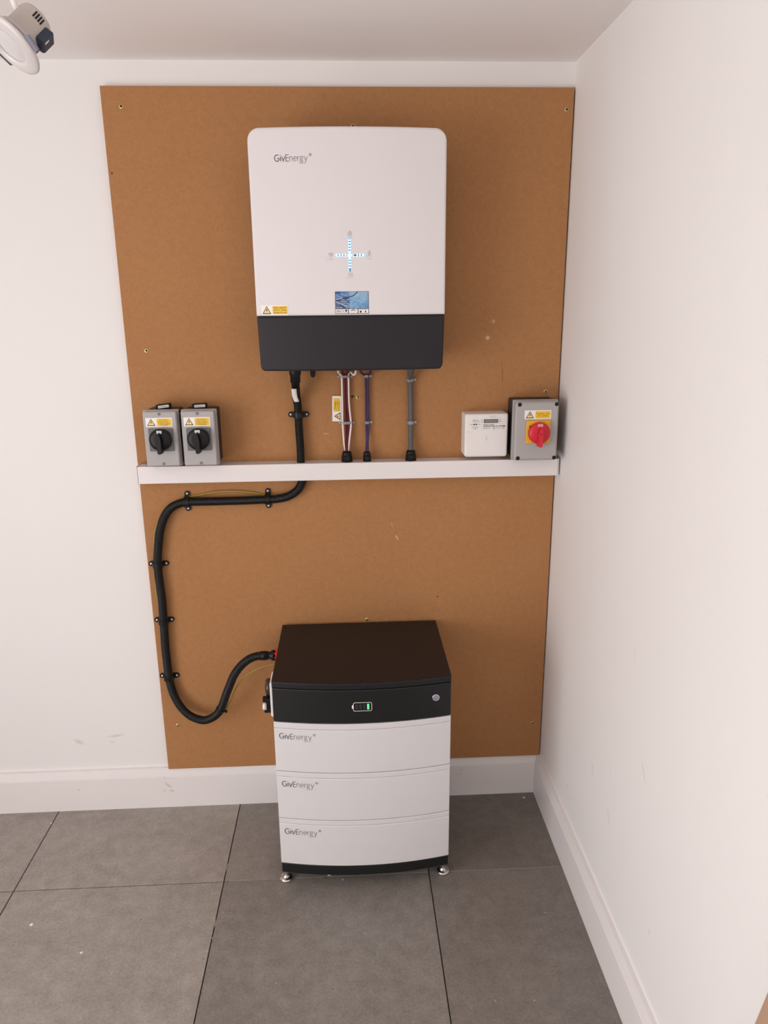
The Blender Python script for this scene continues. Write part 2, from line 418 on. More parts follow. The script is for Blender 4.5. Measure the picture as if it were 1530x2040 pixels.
# stroke lettering of the maker's mark: thin geometric sans
def G_(dx): return [[(dx+x, z) for x, z in arc(.36, .5, .36, 48, 335, 18, .5)] + [(dx+.69, .46), (dx+.40, .46)]]
GLY = {
 'G': ([arc(.38, .5, .38, 52, 322, 18, .5) + [(.68, .46), (.42, .46)]], .80),
 'i': ([[(.08, 0), (.08, .70)], [(.08, .90), (.08, .98)]], .18),
 'v': ([[(0, .72), (.24, 0), (.48, .72)]], .50),
 'E': ([[(.50, 0), (.06, 0), (.06, 1), (.50, 1)], [(.06, .52), (.46, .52)]], .56),
 'n': ([[(.06, 0), (.06, .72)], [(.06, .46)] + arc(.27, .46, .21, 150, 0, 8, .25) + [(.48, 0)]], .58),
 'e': ([[(.05, .38), (.49, .38)] + arc(.27, .36, .22, 4, 310, 16, .36)], .56),
 'r': ([[(.06, 0), (.06, .72)], [(.06, .44)] + arc(.26, .44, .20, 150, 70, 5, .27)], .36),
 'g': ([arc(.25, .47, .19, 0, 360, 16, .24), [(.25, .71), (.52, .71)], arc(.26, -.18, .23, 0, 360, 16, .19), [(.12, .27), (.10, .16), (.18, .06), (.36, .01), (.44, -.06)]], .56),
 'y': ([[(0, .72), (.24, .02)], [(.48, .72), (.20, -.20), (.12, -.32), (0, -.33)]], .50)}
LX = [0, .84, 1.10, 1.69, 2.25, 2.90, 3.49, 3.87, 4.55]
def logo(parent, x, z, cap, yf, sx=1.0, name='lettering'):
    """wordmark, left edge x, baseline z, cap height cap, on surface yf(x)"""
    mb = MB(); y = lambda q: yf(q) - .0006; s = cap
    P = lambda a, b: (x+a*s*sx, z+b*s)
    for i, ch in enumerate('GivEnergy'):
        for st in GLY[ch][0]:
            mb.ribbon([P(LX[i]+a, b) for a, b in st], (.115 if i < 3 else .085)*s, y, 0 if i < 4 else 1)
    c = (5.50, .95)
    mb.ribbon([P(a, b) for a, b in arc(*c, .20, 0, 360, 16)[:-1]], .05*s, y, 1, closed=True)
    mb.ribbon([P(c[0]+a, c[1]+b) for a, b in ((-.06, -.11), (-.06, .11), (.07, .07), (.06, .01), (-.06, 0), (.08, -.11))], .04*s, y, 1)
    return mb.build(name, [M_logod, M_logog], parent)

def warning_label(parent, x0, x1, z0, z1, y, lines, ts=None):
    """white sticker: yellow electric-shock triangle at left, yellow worded panel at right"""
    yf = y if callable(y) else (lambda q: y)
    sag = yf((x0+x1)/2) - (yf(x0)+yf(x1))/2
    Yl = lambda d: (lambda q: yf(x0) + (yf(x1)-yf(x0))*(q-x0)/(x1-x0) + sag - d)
    w, h = x1-x0, z1-z0
    lab = MB().prism(rrect(x0, x1, z0, z1, .0012, 3), Yl(-.0004), Yl(.0005)).build('warning_label', M_lab, parent)
    t = MB(); cx = x0 + h*.60; s = h*.80; b = z0+h*.12
    tri = lambda k, up: [(cx-s*.58*k, b+up), (cx+s*.58*k, b+up), (cx, b+up+s*k)]
    t.flat(tri(1, 0), Yl(.0007), 0); t.flat(tri(.74, s*.10), Yl(.0008), 1)
    k = s*.30
    t.flat([(cx-.05*k, b+s*.66), (cx-.42*k, b+s*.40), (cx+.05*k, b+s*.42), (cx-.28*k, b+s*.16), (cx+.45*k, b+s*.50), (cx+.02*k, b+s*.49), (cx+.3*k, b+s*.66)], Yl(.0009), 0)
    t.build('warning_triangle', [M_ink, M_yelp], lab)
    px0 = x0 + h*1.22; px1 = x1 - h*.09; pz0 = z0+h*.10; pz1 = z1-h*.10
    MB().flat(rrect(px0, px1, pz0, pz1, h*.06, 3), Yl(.0007)).build('yellow_panel', M_yell, lab)
    tx = MB(); n = len(lines); lh = (pz1-pz0)*.9/max(n, 3); ts = ts or lh*.95
    mid = (pz0+pz1)/2
    for i, l in enumerate(lines):
        vs, _ = text_geo(l, 'CENTER'); wd = max(v[0] for v in vs)-min(v[0] for v in vs)
        sc = min(1.0, (px1-px0)*.9/(wd*ts))
        tx.text(l, (px0+px1)/2, mid + (n/2-i-.78)*lh, ts, Yl(.0009), 0, 'CENTER', sx=sc)
    tx.build('lettering', M_ink, lab)
    return lab

# ------------------------------------------------------------------ the room
H = 2.198; XL = -2.7; YF = -3.6; SK = .143; BF = -.018
struct(MB().box(XL-.1, .1, 0, .12, -.1, H+.1).build('wall_back', M_wall_b))
struct(MB().box(0, .12, YF-.1, 0, -.1, H+.1).build('wall_right', M_wall_r))
struct(MB().box(XL, 0, YF, 0, H, H+.12).build('ceiling', M_ceil))
struct(MB().box(XL, 0, YF-.12, YF, 0, H).build('wall_front', M_wall_b))
OY0, OY1, OZ = -3.4, -1.3, 2.0          # doorway in the left wall
lw = MB(); lw.box(XL-.12, XL, YF-.12, OY0, -.1, H+.1).box(XL-.12, XL, OY1, 0, -.1, H+.1).box(XL-.12, XL, OY0, OY1, OZ, H+.1)
struct(lw.build('wall_left', M_wall_b))
floor = struct(MB().box(XL-.1, .1, YF-.12, .1, -.08, -.004).build('floor', M_grout))
T = .5914; TX = -1.0008; TY = -.3619; g = .0016
gx = sorted([TX+k*T for k in range(-5, 3)]); gy = sorted([TY-k*T for k in range(-2, 9)])
def cuts(lo, hi, js):
    c = [lo] + [j for j in js if lo+.02 < j < hi-.02] + [hi]
    return list(zip(c[:-1], c[1:]))
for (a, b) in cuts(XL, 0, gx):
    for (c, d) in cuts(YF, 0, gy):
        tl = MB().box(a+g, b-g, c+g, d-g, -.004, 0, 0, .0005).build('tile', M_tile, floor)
        k = 1.66 if b < TX+.01 else (1.20 if b < TX+T+.01 else 1.04)      # tiles differ in tone; right column also coloured darker for the shade there
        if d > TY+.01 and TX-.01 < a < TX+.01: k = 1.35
        if d > TY+.01 and a > TX+T-.01: k = .92  # far right corner tile: shade of the corner put into its colour
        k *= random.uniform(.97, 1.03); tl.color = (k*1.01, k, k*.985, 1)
M_dust = mat('pale_joint_dust', (0.26, 0.24, 0.215), 0.95)
for (a, b) in ((-.985, -.72), (-.70, -.42), (-.405, -.02)):
    MB().box(a, b, TY-.0011, TY+.0012, -.004, -.0003).build('joint_dust', M_dust, floor)
for (a, b) in ((-.52, -.50), (-.56, -.555), (-.315, -.29)):
    MB().box(TX-.0012, TX+.0012, a, b, -.004, -.0003).build('joint_dust', M_dust, floor)
def skirt_x(name, x0, x1):
    prof = [(0, 0), (.018, 0), (.018, .1135), (.0172, .1143), (.0172, .1155), (.0178, .1163), (.0105, SK), (0, SK)]; n = len(prof)
    vs = [(x0, -d, z) for d, z in prof] + [(x1-(d if x1 == 0 else 0), -d, z) for d, z in prof]
    fs = [(i, n+i, n+(i+1) % n, (i+1) % n) for i in range(n)] + [list(range(n)), [n+i for i in range(n)][::-1]]
    return struct(MB().add(vs, fs).build(name, M_skirt))
def skirt_y(name, y0, y1):
    prof = [(0, 0), (.018, 0), (.018, .1135), (.0172, .1143), (.0172, .1155), (.0178, .1163), (.0105, SK), (0, SK)]; n = len(prof)
    vs = [(-d, y0, z) for d, z in prof] + [(-d, y1-d, z) for d, z in prof]
    fs = [(i, n+i, n+(i+1) % n, (i+1) % n) for i in range(n)] + [list(range(n)), [n+i for i in range(n)][::-1]]
    return struct(MB().add(vs, fs).build(name, M_skirt))
skirt_x('baseboard_back', XL, 0); skirt_y('baseboard_right', YF, 0)

# ------------------------------------------------------------------ fibreboard backing sheet
bx0, bx1, bz0, bz1 = -1.2242, -.0042, SK, 2.134
board = MB().box(bx0, bx1, BF, -.001, bz0, bz1, 0, .0008).build('fibreboard_panel', M_mdf)
tag(board, 'tall brown fibreboard sheet fixed flat to the white back wall', 'board')
def wood_screw(x, z):
    mb = MB(); mb.lathe([(.0062, 0), (.0062, .0006), (.005, .0012), (.0, .0012)], (x, BF, z), '-Y', 16, 0)
    for a in (0.5, 0.5+PI/2):
        c, s = math.cos(a), math.sin(a)
        mb.flat([(x+c*.0035-s*.0011, z+s*.0035+c*.0011), (x-c*.0035-s*.0011, z-s*.0035+c*.0011), (x-c*.0035+s*.0011, z-s*.0035-c*.0011), (x+c*.0035+s*.0011, z+s*.0035-c*.0011)], BF-.0014, 1)
    mb.build('screw', [M_brass, M_dark], board)
for x, z in [(-1.175, 2.087), (-.022, 2.082), (-.584, 2.042), (-1.169, 1.476), (-.042, 1.346), (-.584, 1.338), (-.57, .65), (-1.181, .303), (-.032, .265)]: wood_screw(x, z)

# ------------------------------------------------------------------ inverter
ix0, ix1 = -.838, -.3625; ixc = (ix0+ix1)/2; ihw = (ix1-ix0)/2
IY = lambda x: -.212 - .02*(1-((x-ixc)/ihw)**2)
inv = thing('wall_inverter', 'white and charcoal wall-mounted inverter with lit blue cross display', 'inverter', (ixc, BF, 1.431))
MB().box(ix0+.012, ix1-.012, -.1, BF, 1.442, 1.982, 0, .004).build('chassis', M_char, inv)
bowed(MB(), ix0, ix1, 1.5675, 1.9965, -.1, IY, .005, .028, 0).build('upper_cover', M_white, inv)
bowed(MB(), ix0+.0006, ix1-.0006, 1.431, 1.5668, -.1, lambda x: IY(x)+.0006, .005, 0, .013, taper=.0035).build('lower_cover', M_char, inv)
logo(inv, -.7745, 1.9220, .0139, IY, 1.11)
# energy-flow display
disp = MB(); cx, cz = -.601, 1.7095
yd = lambda x: IY(x) - .0006
disp.flat(rrect(cx-.0042, cx+.0042, cz-.0385, cz+.0405, .004), lambda x: IY(x)-.0004, 0)
disp.flat(rrect(cx-.037, cx+.040, cz-.0038, cz+.0038, .003), lambda x: IY(x)-.0003, 0)
dobj = disp.build('flow_display', M_ledh, inv)
def seg(x0, x1, z0, z1, m, nm): MB().prism([(x0, z0), (x1, z0), (x1, z1), (x0, z1)], IY((x0+x1)/2), IY((x0+x1)/2)-.0009).build(nm, m, dobj)
for sgn, ln in ((1, 5), (-1, 5)):
    for k in range(ln):
        a = cz + sgn*(.0085+k*.0066); seg(cx-.0026, cx+.0026, a-.0019, a+.0019, M_led, 'led_segment')
        if k < ln-1:
            b = a + sgn*.0033; seg(cx-.002, cx+.002, b-.0012, b+.0012, M_ledb, 'segment_gap')
for sgn, ln in ((1, 4), (-1, 4)):
    for k in range(ln):
        a = cx + sgn*(.0105+k*.0072); seg(a-.0021, a+.0021, cz-.0025, cz+.0025, M_led, 'led_segment')
        if k < ln-1:
            b = a + sgn*.0036; seg(b-.0013, b+.0013, cz-.0017, cz+.0017, M_ledb, 'segment_gap')
MB().lathe([(.0046, 0), (.0046, .001), (.003, .0014), (0, .0014)], (cx, IY(cx), cz), '-Y', 20).build('centre_led', M_ledc, dobj)
y2 = lambda x: IY(x) - .0011
def arrow(*polys):
    m = MB()
    for p in polys: m.flat(p, y2)
    m.build('flow_arrow', M_ledb, dobj)
arrow([(cx-.0014, cz-.030), (cx-.0014, cz-.034), (cx-.0028, cz-.034), (cx, cz-.040), (cx+.0028, cz-.034), (cx+.0014, cz-.034), (cx+.0014, cz-.030)])
arrow([(cx+.0075, cz), (cx+.013, cz-.003), (cx+.013, cz-.0016), (cx+.017, cz-.0016), (cx+.017, cz+.0016), (cx+.013, cz+.0016), (cx+.013, cz+.003)])
arrow([(cx-.0017, cz+.036), (cx+.0017, cz+.036), (cx, cz+.039)])
arrow([(cx-.0075, cz), (cx-.010, cz+.002), (cx-.010, cz-.002)])
ic = MB()
hx, hz = -.600, 1.7605
ic.flat([(hx-.0052, hz-.0055), (hx+.0052, hz-.0055), (hx+.0052, hz+.001), (hx, hz+.006), (hx-.0052, hz+.001)], yd, 0)
ic.text('HOME', hx, hz-.0105, .0042, yd, 1, 'CENTER')
ic.build('house_icon', [M_icon, M_iconf], inv); ic = MB()
px, pz = -.6475, 1.711
for i in range(3):
    for j in range(2): ic.flat([(px-.0052+i*.0036, pz-.002+j*.0034), (px-.0022+i*.0036, pz-.002+j*.0034), (px-.002+i*.0036, pz+.0008+j*.0034), (px-.005+i*.0036, pz+.0008+j*.0034)], yd, 0)
ic.ribbon([(px, pz-.0022), (px, pz-.0055)], .001, yd, 0); ic.ribbon([(px-.0025, pz-.0056), (px+.0025, pz-.0056)], .0008, yd, 0)
ic.text('PV  SOLAR', px-.003, pz-.012, .0042, yd, 1, 'CENTER')
ic.build('solar_icon', [M_icon, M_iconf], inv); ic = MB()
gx_, gz_ = -.553, 1.7115
ic.ribbon([(gx_-.004, gz_-.006), (gx_-.001, gz_+.006), (gx_+.001, gz_+.006), (gx_+.004, gz_-.006)], .0009, yd, 0)
ic.ribbon([(gx_-.003, gz_-.004), (gx_+.002, gz_-.001), (gx_-.002, gz_+.001), (gx_+.001, gz_+.004)], .0007, yd, 0)
ic.ribbon([(gx_-.0035, gz_+.0035), (gx_+.0035, gz_+.0035)], .0009, yd, 0); ic.ribbon([(gx_-.0028, gz_+.001), (gx_+.0028, gz_+.001)], .0008, yd, 0)
ic.flat(arc(gx_, gz_+.0075, .0018, 0, 330, 8), yd, 0)
ic.text('GRID', gx_, gz_-.0125, .0042, yd, 1, 'CENTER')
ic.build('pylon_icon', [M_icon, M_iconf], inv); ic = MB()
qx, qz = -.600, 1.6645
ic.ribbon([(qx-.005, qz-.0024), (qx+.005, qz-.0024), (qx+.005, qz+.0024), (qx-.005, qz+.0024)], .0009, yd, 0, closed=True)
ic.ribbon([(qx-.0025, qz-.0015), (qx-.0025, qz+.0015)], .001, yd, 0); ic.ribbon([(qx+.0025, qz-.0015), (qx+.0025, qz+.0015)], .001, yd, 0)
ic.text('BATTERY', qx-.001, qz-.0085, .0042, yd, 1, 'CENTER')
ic.build('battery_icon', [M_icon, M_iconf], inv)
warning_label(inv, -.8255, -.757, 1.5695, 1.5935, IY, ['Inverter - isolate A.C.', 'and D.C. before', 'carrying out work'])
# blue installer sticker
sx0, sx1, sz0, sz1 = -.6395, -.5565, 1.5712, 1.6245; scx, scz = (sx0+sx1)/2, (sz0+sz1)/2
ys = min(IY(sx0), IY(sx1), IY(scx)) - .0002
st = MB().prism([(sx0-scx, sz0-scz), (sx1-scx, sz0-scz), (sx1-scx, sz1-scz), (sx0-scx, sz1-scz)], .0006, 0).build('installer_sticker', M_navyp, inv, local=True)
st.location = Vector((scx, ys, scz)) - inv.location
def stick(mb, nm, ms): return mb.build(nm, ms, st, local=True)
w2, h2 = (sx1-sx0)/2, (sz1-sz0)/2
stick(MB().flat([(-w2+.001, -h2+.0125), (w2-.001, -h2+.0125), (w2-.001, h2-.001), (-w2+.001, h2-.001)], -.0002), 'printed_photo', M_blue)
li = MB()
li.ribbon([(-w2+.002, .0045), (.004, .0165), (.014, h2-.001)], .0022, -.0004, 0)
li.ribbon([(-w2+.001, h2-.004), (-.028, h2-.0015)], .0016, -.0004, 0)
li.ribbon([(-w2+.002, .008), (-.022, .011)], .002, -.0004, 1); li.ribbon([(-w2+.002, .0015), (-.026, -.003), (-.010, -.0125)], .0022, -.0004, 1)
li.ribbon([(-.012, -.0125), (-.004, -.003), (.006, .006)], .0012, -.0004, 1); li.ribbon([(.006, .007), (.024, .001), (.034, .001)], .0011, -.0004, 1)
li.ribbon([(.031, .001), (.031, .012)], .0016, -.0004, 1); li.ribbon([(-w2+.004, .017), (-.020, .010)], .0012, -.0004, 1); li.ribbon([(-.026, .020), (-.010, .016)], .001, -.0004, 1)
stick(li, 'photo_lines', [M_navyp, M_ltblue])
sm = MB()
for r, (z, segs) in enumerate([(.0068, [(-.026, -.017), (-.014, -.007)]), (.0022, [(-.028, -.012), (-.006, .0)]), (-.0024, [(-.025, -.017), (-.015, -.008), (.004, .012)]), (-.0068, [(-.018, -.009), (-.005, .012)]), (-.0112, [(-.039, -.024), (-.006, .004), (.006, .018)])]):
    for a, b in segs: sm.ribbon([(a, z), (b, z)], .0017, -.0006, 0)
stick(sm, 'small_print', M_ltblue)
for (a, b) in ((-w2+.001, -.0105), (-.0085, .0135), (.0155, w2-.001)):
    stick(MB().flat([(a, -h2+.0012), (b, -h2+.0012), (b, -h2+.0115), (a, -h2+.0115)], -.0004), 'logo_panel', M_lab)
lg = MB(); lg.text('RECC', -.0385, -h2+.0035, .0085, -.0006, 0, sx=.95)
lg.flat([(-.0175, -h2+.010), (-.0125, -h2+.010), (-.013, -h2+.0065), (-.015, -h2+.003), (-.017, -h2+.0065)], -.0006, 0)
lg.flat([(-.0065, -h2+.0068), (.0025, -h2+.0108), (.0118, -h2+.0068), (.0025, -h2+.0086)], -.0006, 1)
lg.ribbon(arc(.0025, -h2+.0035, .005, 25, 155, 8), .0006, -.0006, 1)
lg.flat([(.019, -h2+.0025), (.0235, -h2+.0025), (.0235, -h2+.007), (.019, -h2+.007)], -.0006, 0)
lg.flat(arc(.0335, -h2+.005, .0016, 0, 330, 10, .0027), -.0006, 0)
lg.ribbon([(.017, -h2+.0102), (.038, -h2+.0102)], .0009, -.0006, 2)
stick(lg, 'logos', [M_ink, M_maroon, M_slate])
# fittings under the inverter
pl = MB(); pl.lathe([(.0105, 0), (.0105, .012), (.014, .014), (.014, .034), (.016, .036), (.016, .06)], (-.757, -.075, 1.374), 'Z', 20)
pl.build('cable_entry', M_black, inv)
pl = MB(); pl.lathe([(.004, 0), (.0065, .004), (.0075, .018), (.009, .02), (.009, .05)], (-.7085, -.075, 1.402), 'Z', 16)
pl.build('dc_plug', M_black, inv)
pl = MB(); pl.lathe([(.010, 0), (.010, .01), (.013, .011), (.013, .03)], (-.437, -.06, 1.406), 'Z', 16)
pl.build('cable_gland', M_greyc, inv)

# ------------------------------------------------------------------ trunking
tr = thing('cable_trunking', 'white plastic trunking running full width across the brown board', 'trunking', (-.61, BF, 1.109))
MB().box(-1.2125, -.009, -.0655, BF, 1.1095, 1.1572).build('trunk_body', M_trunk, tr)
MB().box(-1.2125, -.009, -.0685, -.0658, 1.1085, 1.158, 0, .0008).build('trunk_lid', M_trunk, tr)
for a, b in ((-1.2155, -1.2132), (-.0083, -.006)): MB().box(a, b, -.0692, BF, 1.1075, 1.159, 0, .0006).build('end_cap', M_trunk, tr)

# ------------------------------------------------------------------ conduit, clips, earth wire
def corrugated(path, r, amp, flats=()):
    def rad(i):
        return r + amp*(1 if (i % 4) in (0, 1) else -1)
    return MB().tube(path, rad, 14)
CY = BF-.018
up = [(-.757, -.075, 1.392), (-.7575, -.070, 1.376), (-.758, -.05, 1.352), (-.7575, -.040, 1.335), (-.7555, -.0375, 1.316), (-.755, -.0375, 1.258), (-.753, -.040, 1.199), (-.753, -.043, 1.152)]
u = corrugated(smooth_path(up, .0008), .0112, .0005).build('flexible_conduit', M_conduit)
tag(u, 'short black corrugated conduit dropping from the inverter into the trunking', 'conduit')
lab = MB(); pp = smooth_path([(-.7615, -.0845, 1.372), (-.7612, -.0655, 1.350), (-.757, -.0545, 1.333)], .004)
vs = []
for p in pp: vs += [(p.x-.0068, p.y-.001, p.z), (p.x-.003, p.y-.004, p.z), (p.x+.003, p.y-.004, p.z), (p.x+.0068, p.y-.001, p.z)]
lab.add(vs, [(4*i+k, 4*i+k+1, 4*i+5+k, 4*i+4+k) for i in range(len(pp)-1) for k in range(3)])
lab.build('wrap_label', M_lab, u)
lo2 = [(-.7505, 1.112), (-.752, 1.099), (-.766, 1.074), (-.795, 1.055), (-.829, 1.048), (-.854, 1.047), (-.95, 1.045), (-1.052, 1.045), (-1.086, 1.0445), (-1.11, 1.041), (-1.136, 1.028), (-1.156, 1.004), (-1.171, .969), (-1.181, .926), (-1.187, .888), (-1.1905, .859), (-1.1905, .814), (-1.189, .776), (-1.188, .738), (-1.189, .688), (-1.190, .637), (-1.1915, .588), (-1.191, .542), (-1.19, .495)]
lo3 = [(-1.186, -.038, .457), (-1.177, -.042, .422), (-1.159, -.05, .389), (-1.133, -.06, .364), (-1.105, -.07, .354), (-1.081, -.08, .355), (-1.056, -.09, .368), (-1.033, -.1, .391), (-1.015, -.11, .425), (-1.002, -.118, .461), (-.987, -.125, .497), (-.972, -.13, .531), (-.950, -.135, .563), (-.924, -.14, .587), (-.902, -.14, .596), (-.880, -.14, .598)]
lower_path = smooth_path([(x, CY, z) for x, z in lo2] + lo3, .0008)
lc = corrugated(lower_path, .0122, .0004).build('flexible_conduit', M_conduit)
tag(lc, 'long black corrugated conduit looping from under the trunking to the battery', 'conduit')
cn = MB(); cn.lathe([(.0138, 0), (.0138, .016), (.0132, .0165), (.0132, .021), (.011, .024), (.0105, .028), (.016, .034), (.0165, .044)], (-.888, -.14, .598), 'X', 20)
cn.build('connector', M_black, lc)
ti = MB(); tp = lower_path[min(range(len(lower_path)), key=lambda i: (lower_path[i]-Vector((-1.024, -.105, .405))).length)]
ti.lathe([(.0142, -.002), (.0142, .002)], (0, 0, 0), 'Z', 20); ti.box(.012, .022, -.003, .003, -.003, .003)
ti.xf(Matrix.Translation(tp) @ Matrix.Rotation(.48, 4, 'Y')).build('cable_tie', M_black, lc)

def saddle(name, x, z, rot, label, rr, w=.0155):
    t = thing(name, label, 'clip', (x, BF, z), 'black saddle clips holding the conduit', (0, rot, 0))
    mb = MB(); n = 12; hc = -(CY-BF)
    prof = []
    Ro, Ri = rr+.0026, rr+.0004
    # strap over the conduit (across = local x)
    out = [(-Ro, 0)] + [(-Ro, hc)] + [(Ro*math.cos(PI-PI*k/n), hc+Ro*math.sin(PI-PI*k/n)) for k in range(1, n)] + [(Ro, hc), (Ro, 0)]
    inn = [(-Ri, 0)] + [(-Ri, hc)] + [(Ri*math.cos(PI-PI*k/n), hc+Ri*math.sin(PI-PI*k/n)) for k in range(1, n)] + [(Ri, hc), (Ri, 0)]
    m = len(out); vs = []
    for zz in (-w/2, w/2):
        vs += [(a, -b, zz) for a, b in out] + [(a, -b, zz) for a, b in inn]
    fs = []
    for k in range(m-1):
        fs += [(k, k+1, 2*m+k+1, 2*m+k), (m+k, 3*m+k, 3*m+k+1, m+k+1), (k, m+k, m+k+1, k+1), (2*m+k, 2*m+k+1, 3*m+k+1, 3*m+k)]
    mb.add(vs, fs, 0, False)
    mb.build('strap', M_black, t, local=True)
    for sg in (-1, 1):
        x0 = sg*(Ri); cxx = sg*.0225; r = w/2
        poly = [(x0, -r), (cxx, -r)] + [(cxx+sg*r*math.cos(a), r*math.sin(a)) for a in [(-PI/2+PI*k/8) for k in range(1, 8)]] + [(cxx, r), (x0, r)]
        tb = MB().prism(poly if sg > 0 else poly[::-1], 0, -.005).build('tab', M_black, t, local=True)
        MB().lathe([(.0036, .005), (.0034, .0058), (.002, .0066), (0, .0068)], (cxx, 0, 0), '-Y', 14).build('screw', M_zinc, tb, local=True)
    return t
SR = .0122
saddle('conduit_clip', -.755, 1.293, 0, 'black saddle clip on the short conduit just below the inverter', SR)
saddle('conduit_clip', -.8545, 1.047, PI/2, 'upright black saddle clip under the trunking where the conduit leaves its bend', SR)
saddle('conduit_clip', -1.0895, 1.044, PI/2, 'upright black saddle clip below the two grey isolators', SR)
saddle('conduit_clip', -1.1905, .853, 0, 'highest black saddle clip on the vertical conduit run', SR)
saddle('conduit_clip', -1.190, .671, 0, 'middle black saddle clip on the vertical conduit run', SR)
saddle('conduit_clip', -1.1905, .482, 0, 'lowest black saddle clip on the vertical conduit run', SR)
ew = [(-.830, -.024, 1.058), (-.857, -.022, 1.0555), (-.90, -.024, 1.066), (-.955, -.026, 1.0715), (-1.01, -.026, 1.070), (-1.06, -.024, 1.060), (-1.095, -.022, 1.056), (-1.125, -.022, 1.044), (-1.152, -.022, 1.025), (-1.176, -.022, .99), (-1.192, -.022, .955), (-1.198, -.022, .92), (-1.201, -.022, .885), (-1.203, -.022, .855), (-1.2035, -.022, .82),
      (-1.2065, -.022, .78), (-1.205, -.022, .745), (-1.203, -.022, .70), (-1.203, -.022, .64), (-1.203, -.022, .56), (-1.200, -.024, .49), (-1.192, -.026, .44), (-1.17, -.034, .385), (-1.13, -.048, .352), (-1.08, -.07, .345), (-1.03, -.085, .372), (-.995, -.10, .425), (-.972, -.108, .478), (-.945, -.114, .515), (-.915, -.118, .538), (-.886, -.12, .552), (-.852, -.122, .560), (-.832, -.122, .560)]
ep = smooth_path(ew, .004)
e_ = MB().tube(ep, .0021, 8)
for i in range(len(e_.m)):
    if i % 8 in (0, 1): e_.m[i] = 1
ewo = e_.build('earth_wire', [M_earth, M_earthg]); tag(ewo, 'thin green and yellow earth wire running alongside the black conduit', 'wire')

# ------------------------------------------------------------------ cables between inverter and trunking
KY = BF-.010
def cable(name, pts, r, m, label, group):
    o = MB().tube(smooth_path(pts, .003), r, 10).build(name, m); return tag(o, label, 'cable', group)
KG = 'supply cables under the inverter'
cable('supply_cable', [(-.622, -.09, 1.436), (-.634, -.07, 1.425), (-.639, -.045, 1.413), (-.632, -.031, 1.402), (-.6295, -.029, 1.392), (-.6295, -.029, 1.328), (-.630, -.029, 1.266), (-.627, -.032, 1.207), (-.6235, -.040, 1.186), (-.623, -.042, 1.16)], .003, M_cwhite, 'cream cable on the left of the burgundy pair beside the danger sign', KG)
cable('supply_cable', [(-.615, -.09, 1.436), (-.612, -.07, 1.428), (-.628, -.05, 1.415), (-.624, -.031, 1.402), (-.622, -.029, 1.392), (-.621, -.029, 1.328), (-.6205, -.029, 1.266), (-.621, -.034, 1.224), (-.6215, -.043, 1.186), (-.6205, -.044, 1.16)], .0034, M_cred, 'left burgundy cable of the pair between the cream cables', KG)
cable('supply_cable', [(-.605, -.09, 1.436), (-.604, -.07, 1.428), (-.611, -.05, 1.415), (-.6165, -.031, 1.402), (-.6165, -.0285, 1.392), (-.6145, -.0285, 1.312), (-.6125, -.0285, 1.266), (-.6165, -.034, 1.224), (-.6195, -.044, 1.186), (-.618, -.045, 1.16)], .0034, M_cred, 'right burgundy cable of the pair between the cream cables', KG)
cable('supply_cable', [(-.590, -.085, 1.436), (-.5895, -.065, 1.420), (-.5915, -.05, 1.408), (-.597, -.045, 1.404), (-.602, -.040, 1.410), (-.607, -.034, 1.412), (-.611, -.030, 1.402), (-.6105, -.029, 1.392), (-.6105, -.029, 1.326), (-.6065, -.029, 1.266), (-.609, -.032, 1.239), (-.616, -.042, 1.186), (-.6165, -.043, 1.16)], .003, M_cwhite, 'cream cable on the right of the burgundy pair', KG)
for k, (x, dx, lab) in enumerate(((-.5625, -.012, 'purple cable on the left of the close purple pair'), (-.5560, .007, 'purple cable on the right of the close purple pair'))):
    cable('supply_cable', [(x+dx*.3, -.09, 1.436), (x+dx, -.07, 1.425), (x+dx*1.1, -.048, 1.412), (x+dx*.3, -.031, 1.402), (x, -.0285, 1.392), (x, -.0285, 1.266), (x+(.0005 if k == 0 else -.003), -.034, 1.215), (-.5645 if k == 0 else -.5595, -.043, 1.185), (-.564 if k == 0 else -.5605, -.043, 1.16)], .0031, M_cpur, lab, KG)
for k, dx in enumerate((-.008, 0.004, .010)):
    pass
cable('supply_cable', [(-.437, -.06, 1.436), (-.437, -.055, 1.412), (-.4365, -.034, 1.392), (-.4352, -.029, 1.37), (-.4338, -.029, 1.30), (-.434, -.029, 1.265), (-.4345, -.033, 1.225), (-.435, -.043, 1.187), (-.435, -.043, 1.16)], .0078, M_greyc, 'thick grey cable standing alone right of the purple pair', KG)

def cleat(x, z, hw, hh, depth, side, label, twin=False):
    t = thing('cable_cleat', label, 'cleat', (x, BF, z), 'grey cleats on the supply cables')
    out = [(-hw, 0), (-hw, depth*.55), (-hw*.8, depth*.9), (-hw*.5, depth), (hw*.5, depth), (hw*.8, depth*.9), (hw, depth*.55), (hw, 0)]
    inn = [(a*.9, b*.93) for a, b in out]; m = len(out); mb = MB(); vs = []
    for zz in (-hh, hh): vs += [(a, -b, zz) for a, b in out] + [(a, -b, zz) for a, b in inn]
    fs = []
    for k in range(m-1): fs += [(k, k+1, 2*m+k+1, 2*m+k), (m+k, 3*m+k, 3*m+k+1, m+k+1), (k, m+k, m+k+1, k+1), (2*m+k, 2*m+k+1, 3*m+k+1, 3*m+k)]
    mb.add(vs, fs)
    if twin: mb.box(-.0012, .0012, -depth-.0008, -depth+.0008, -hh, hh)
    mb.build('strap', M_cleat, t, local=True)
    for sg in ((-1, 1) if twin else (side,)):
        tb = MB().prism(rrect(sg*hw if sg > 0 else -hw-.008, hw+.008 if sg > 0 else -hw, -hh, hh, .002, 3), 0, -.006).build('tab', M_cleat, t, local=True)
        MB().lathe([(.0025, .006), (.0023, .0072), (0, .0076)], (sg*(hw+.0042), 0, 0), '-Y', 12).build('nail', M_lab if not twin else M_zinc, tb, local=True)
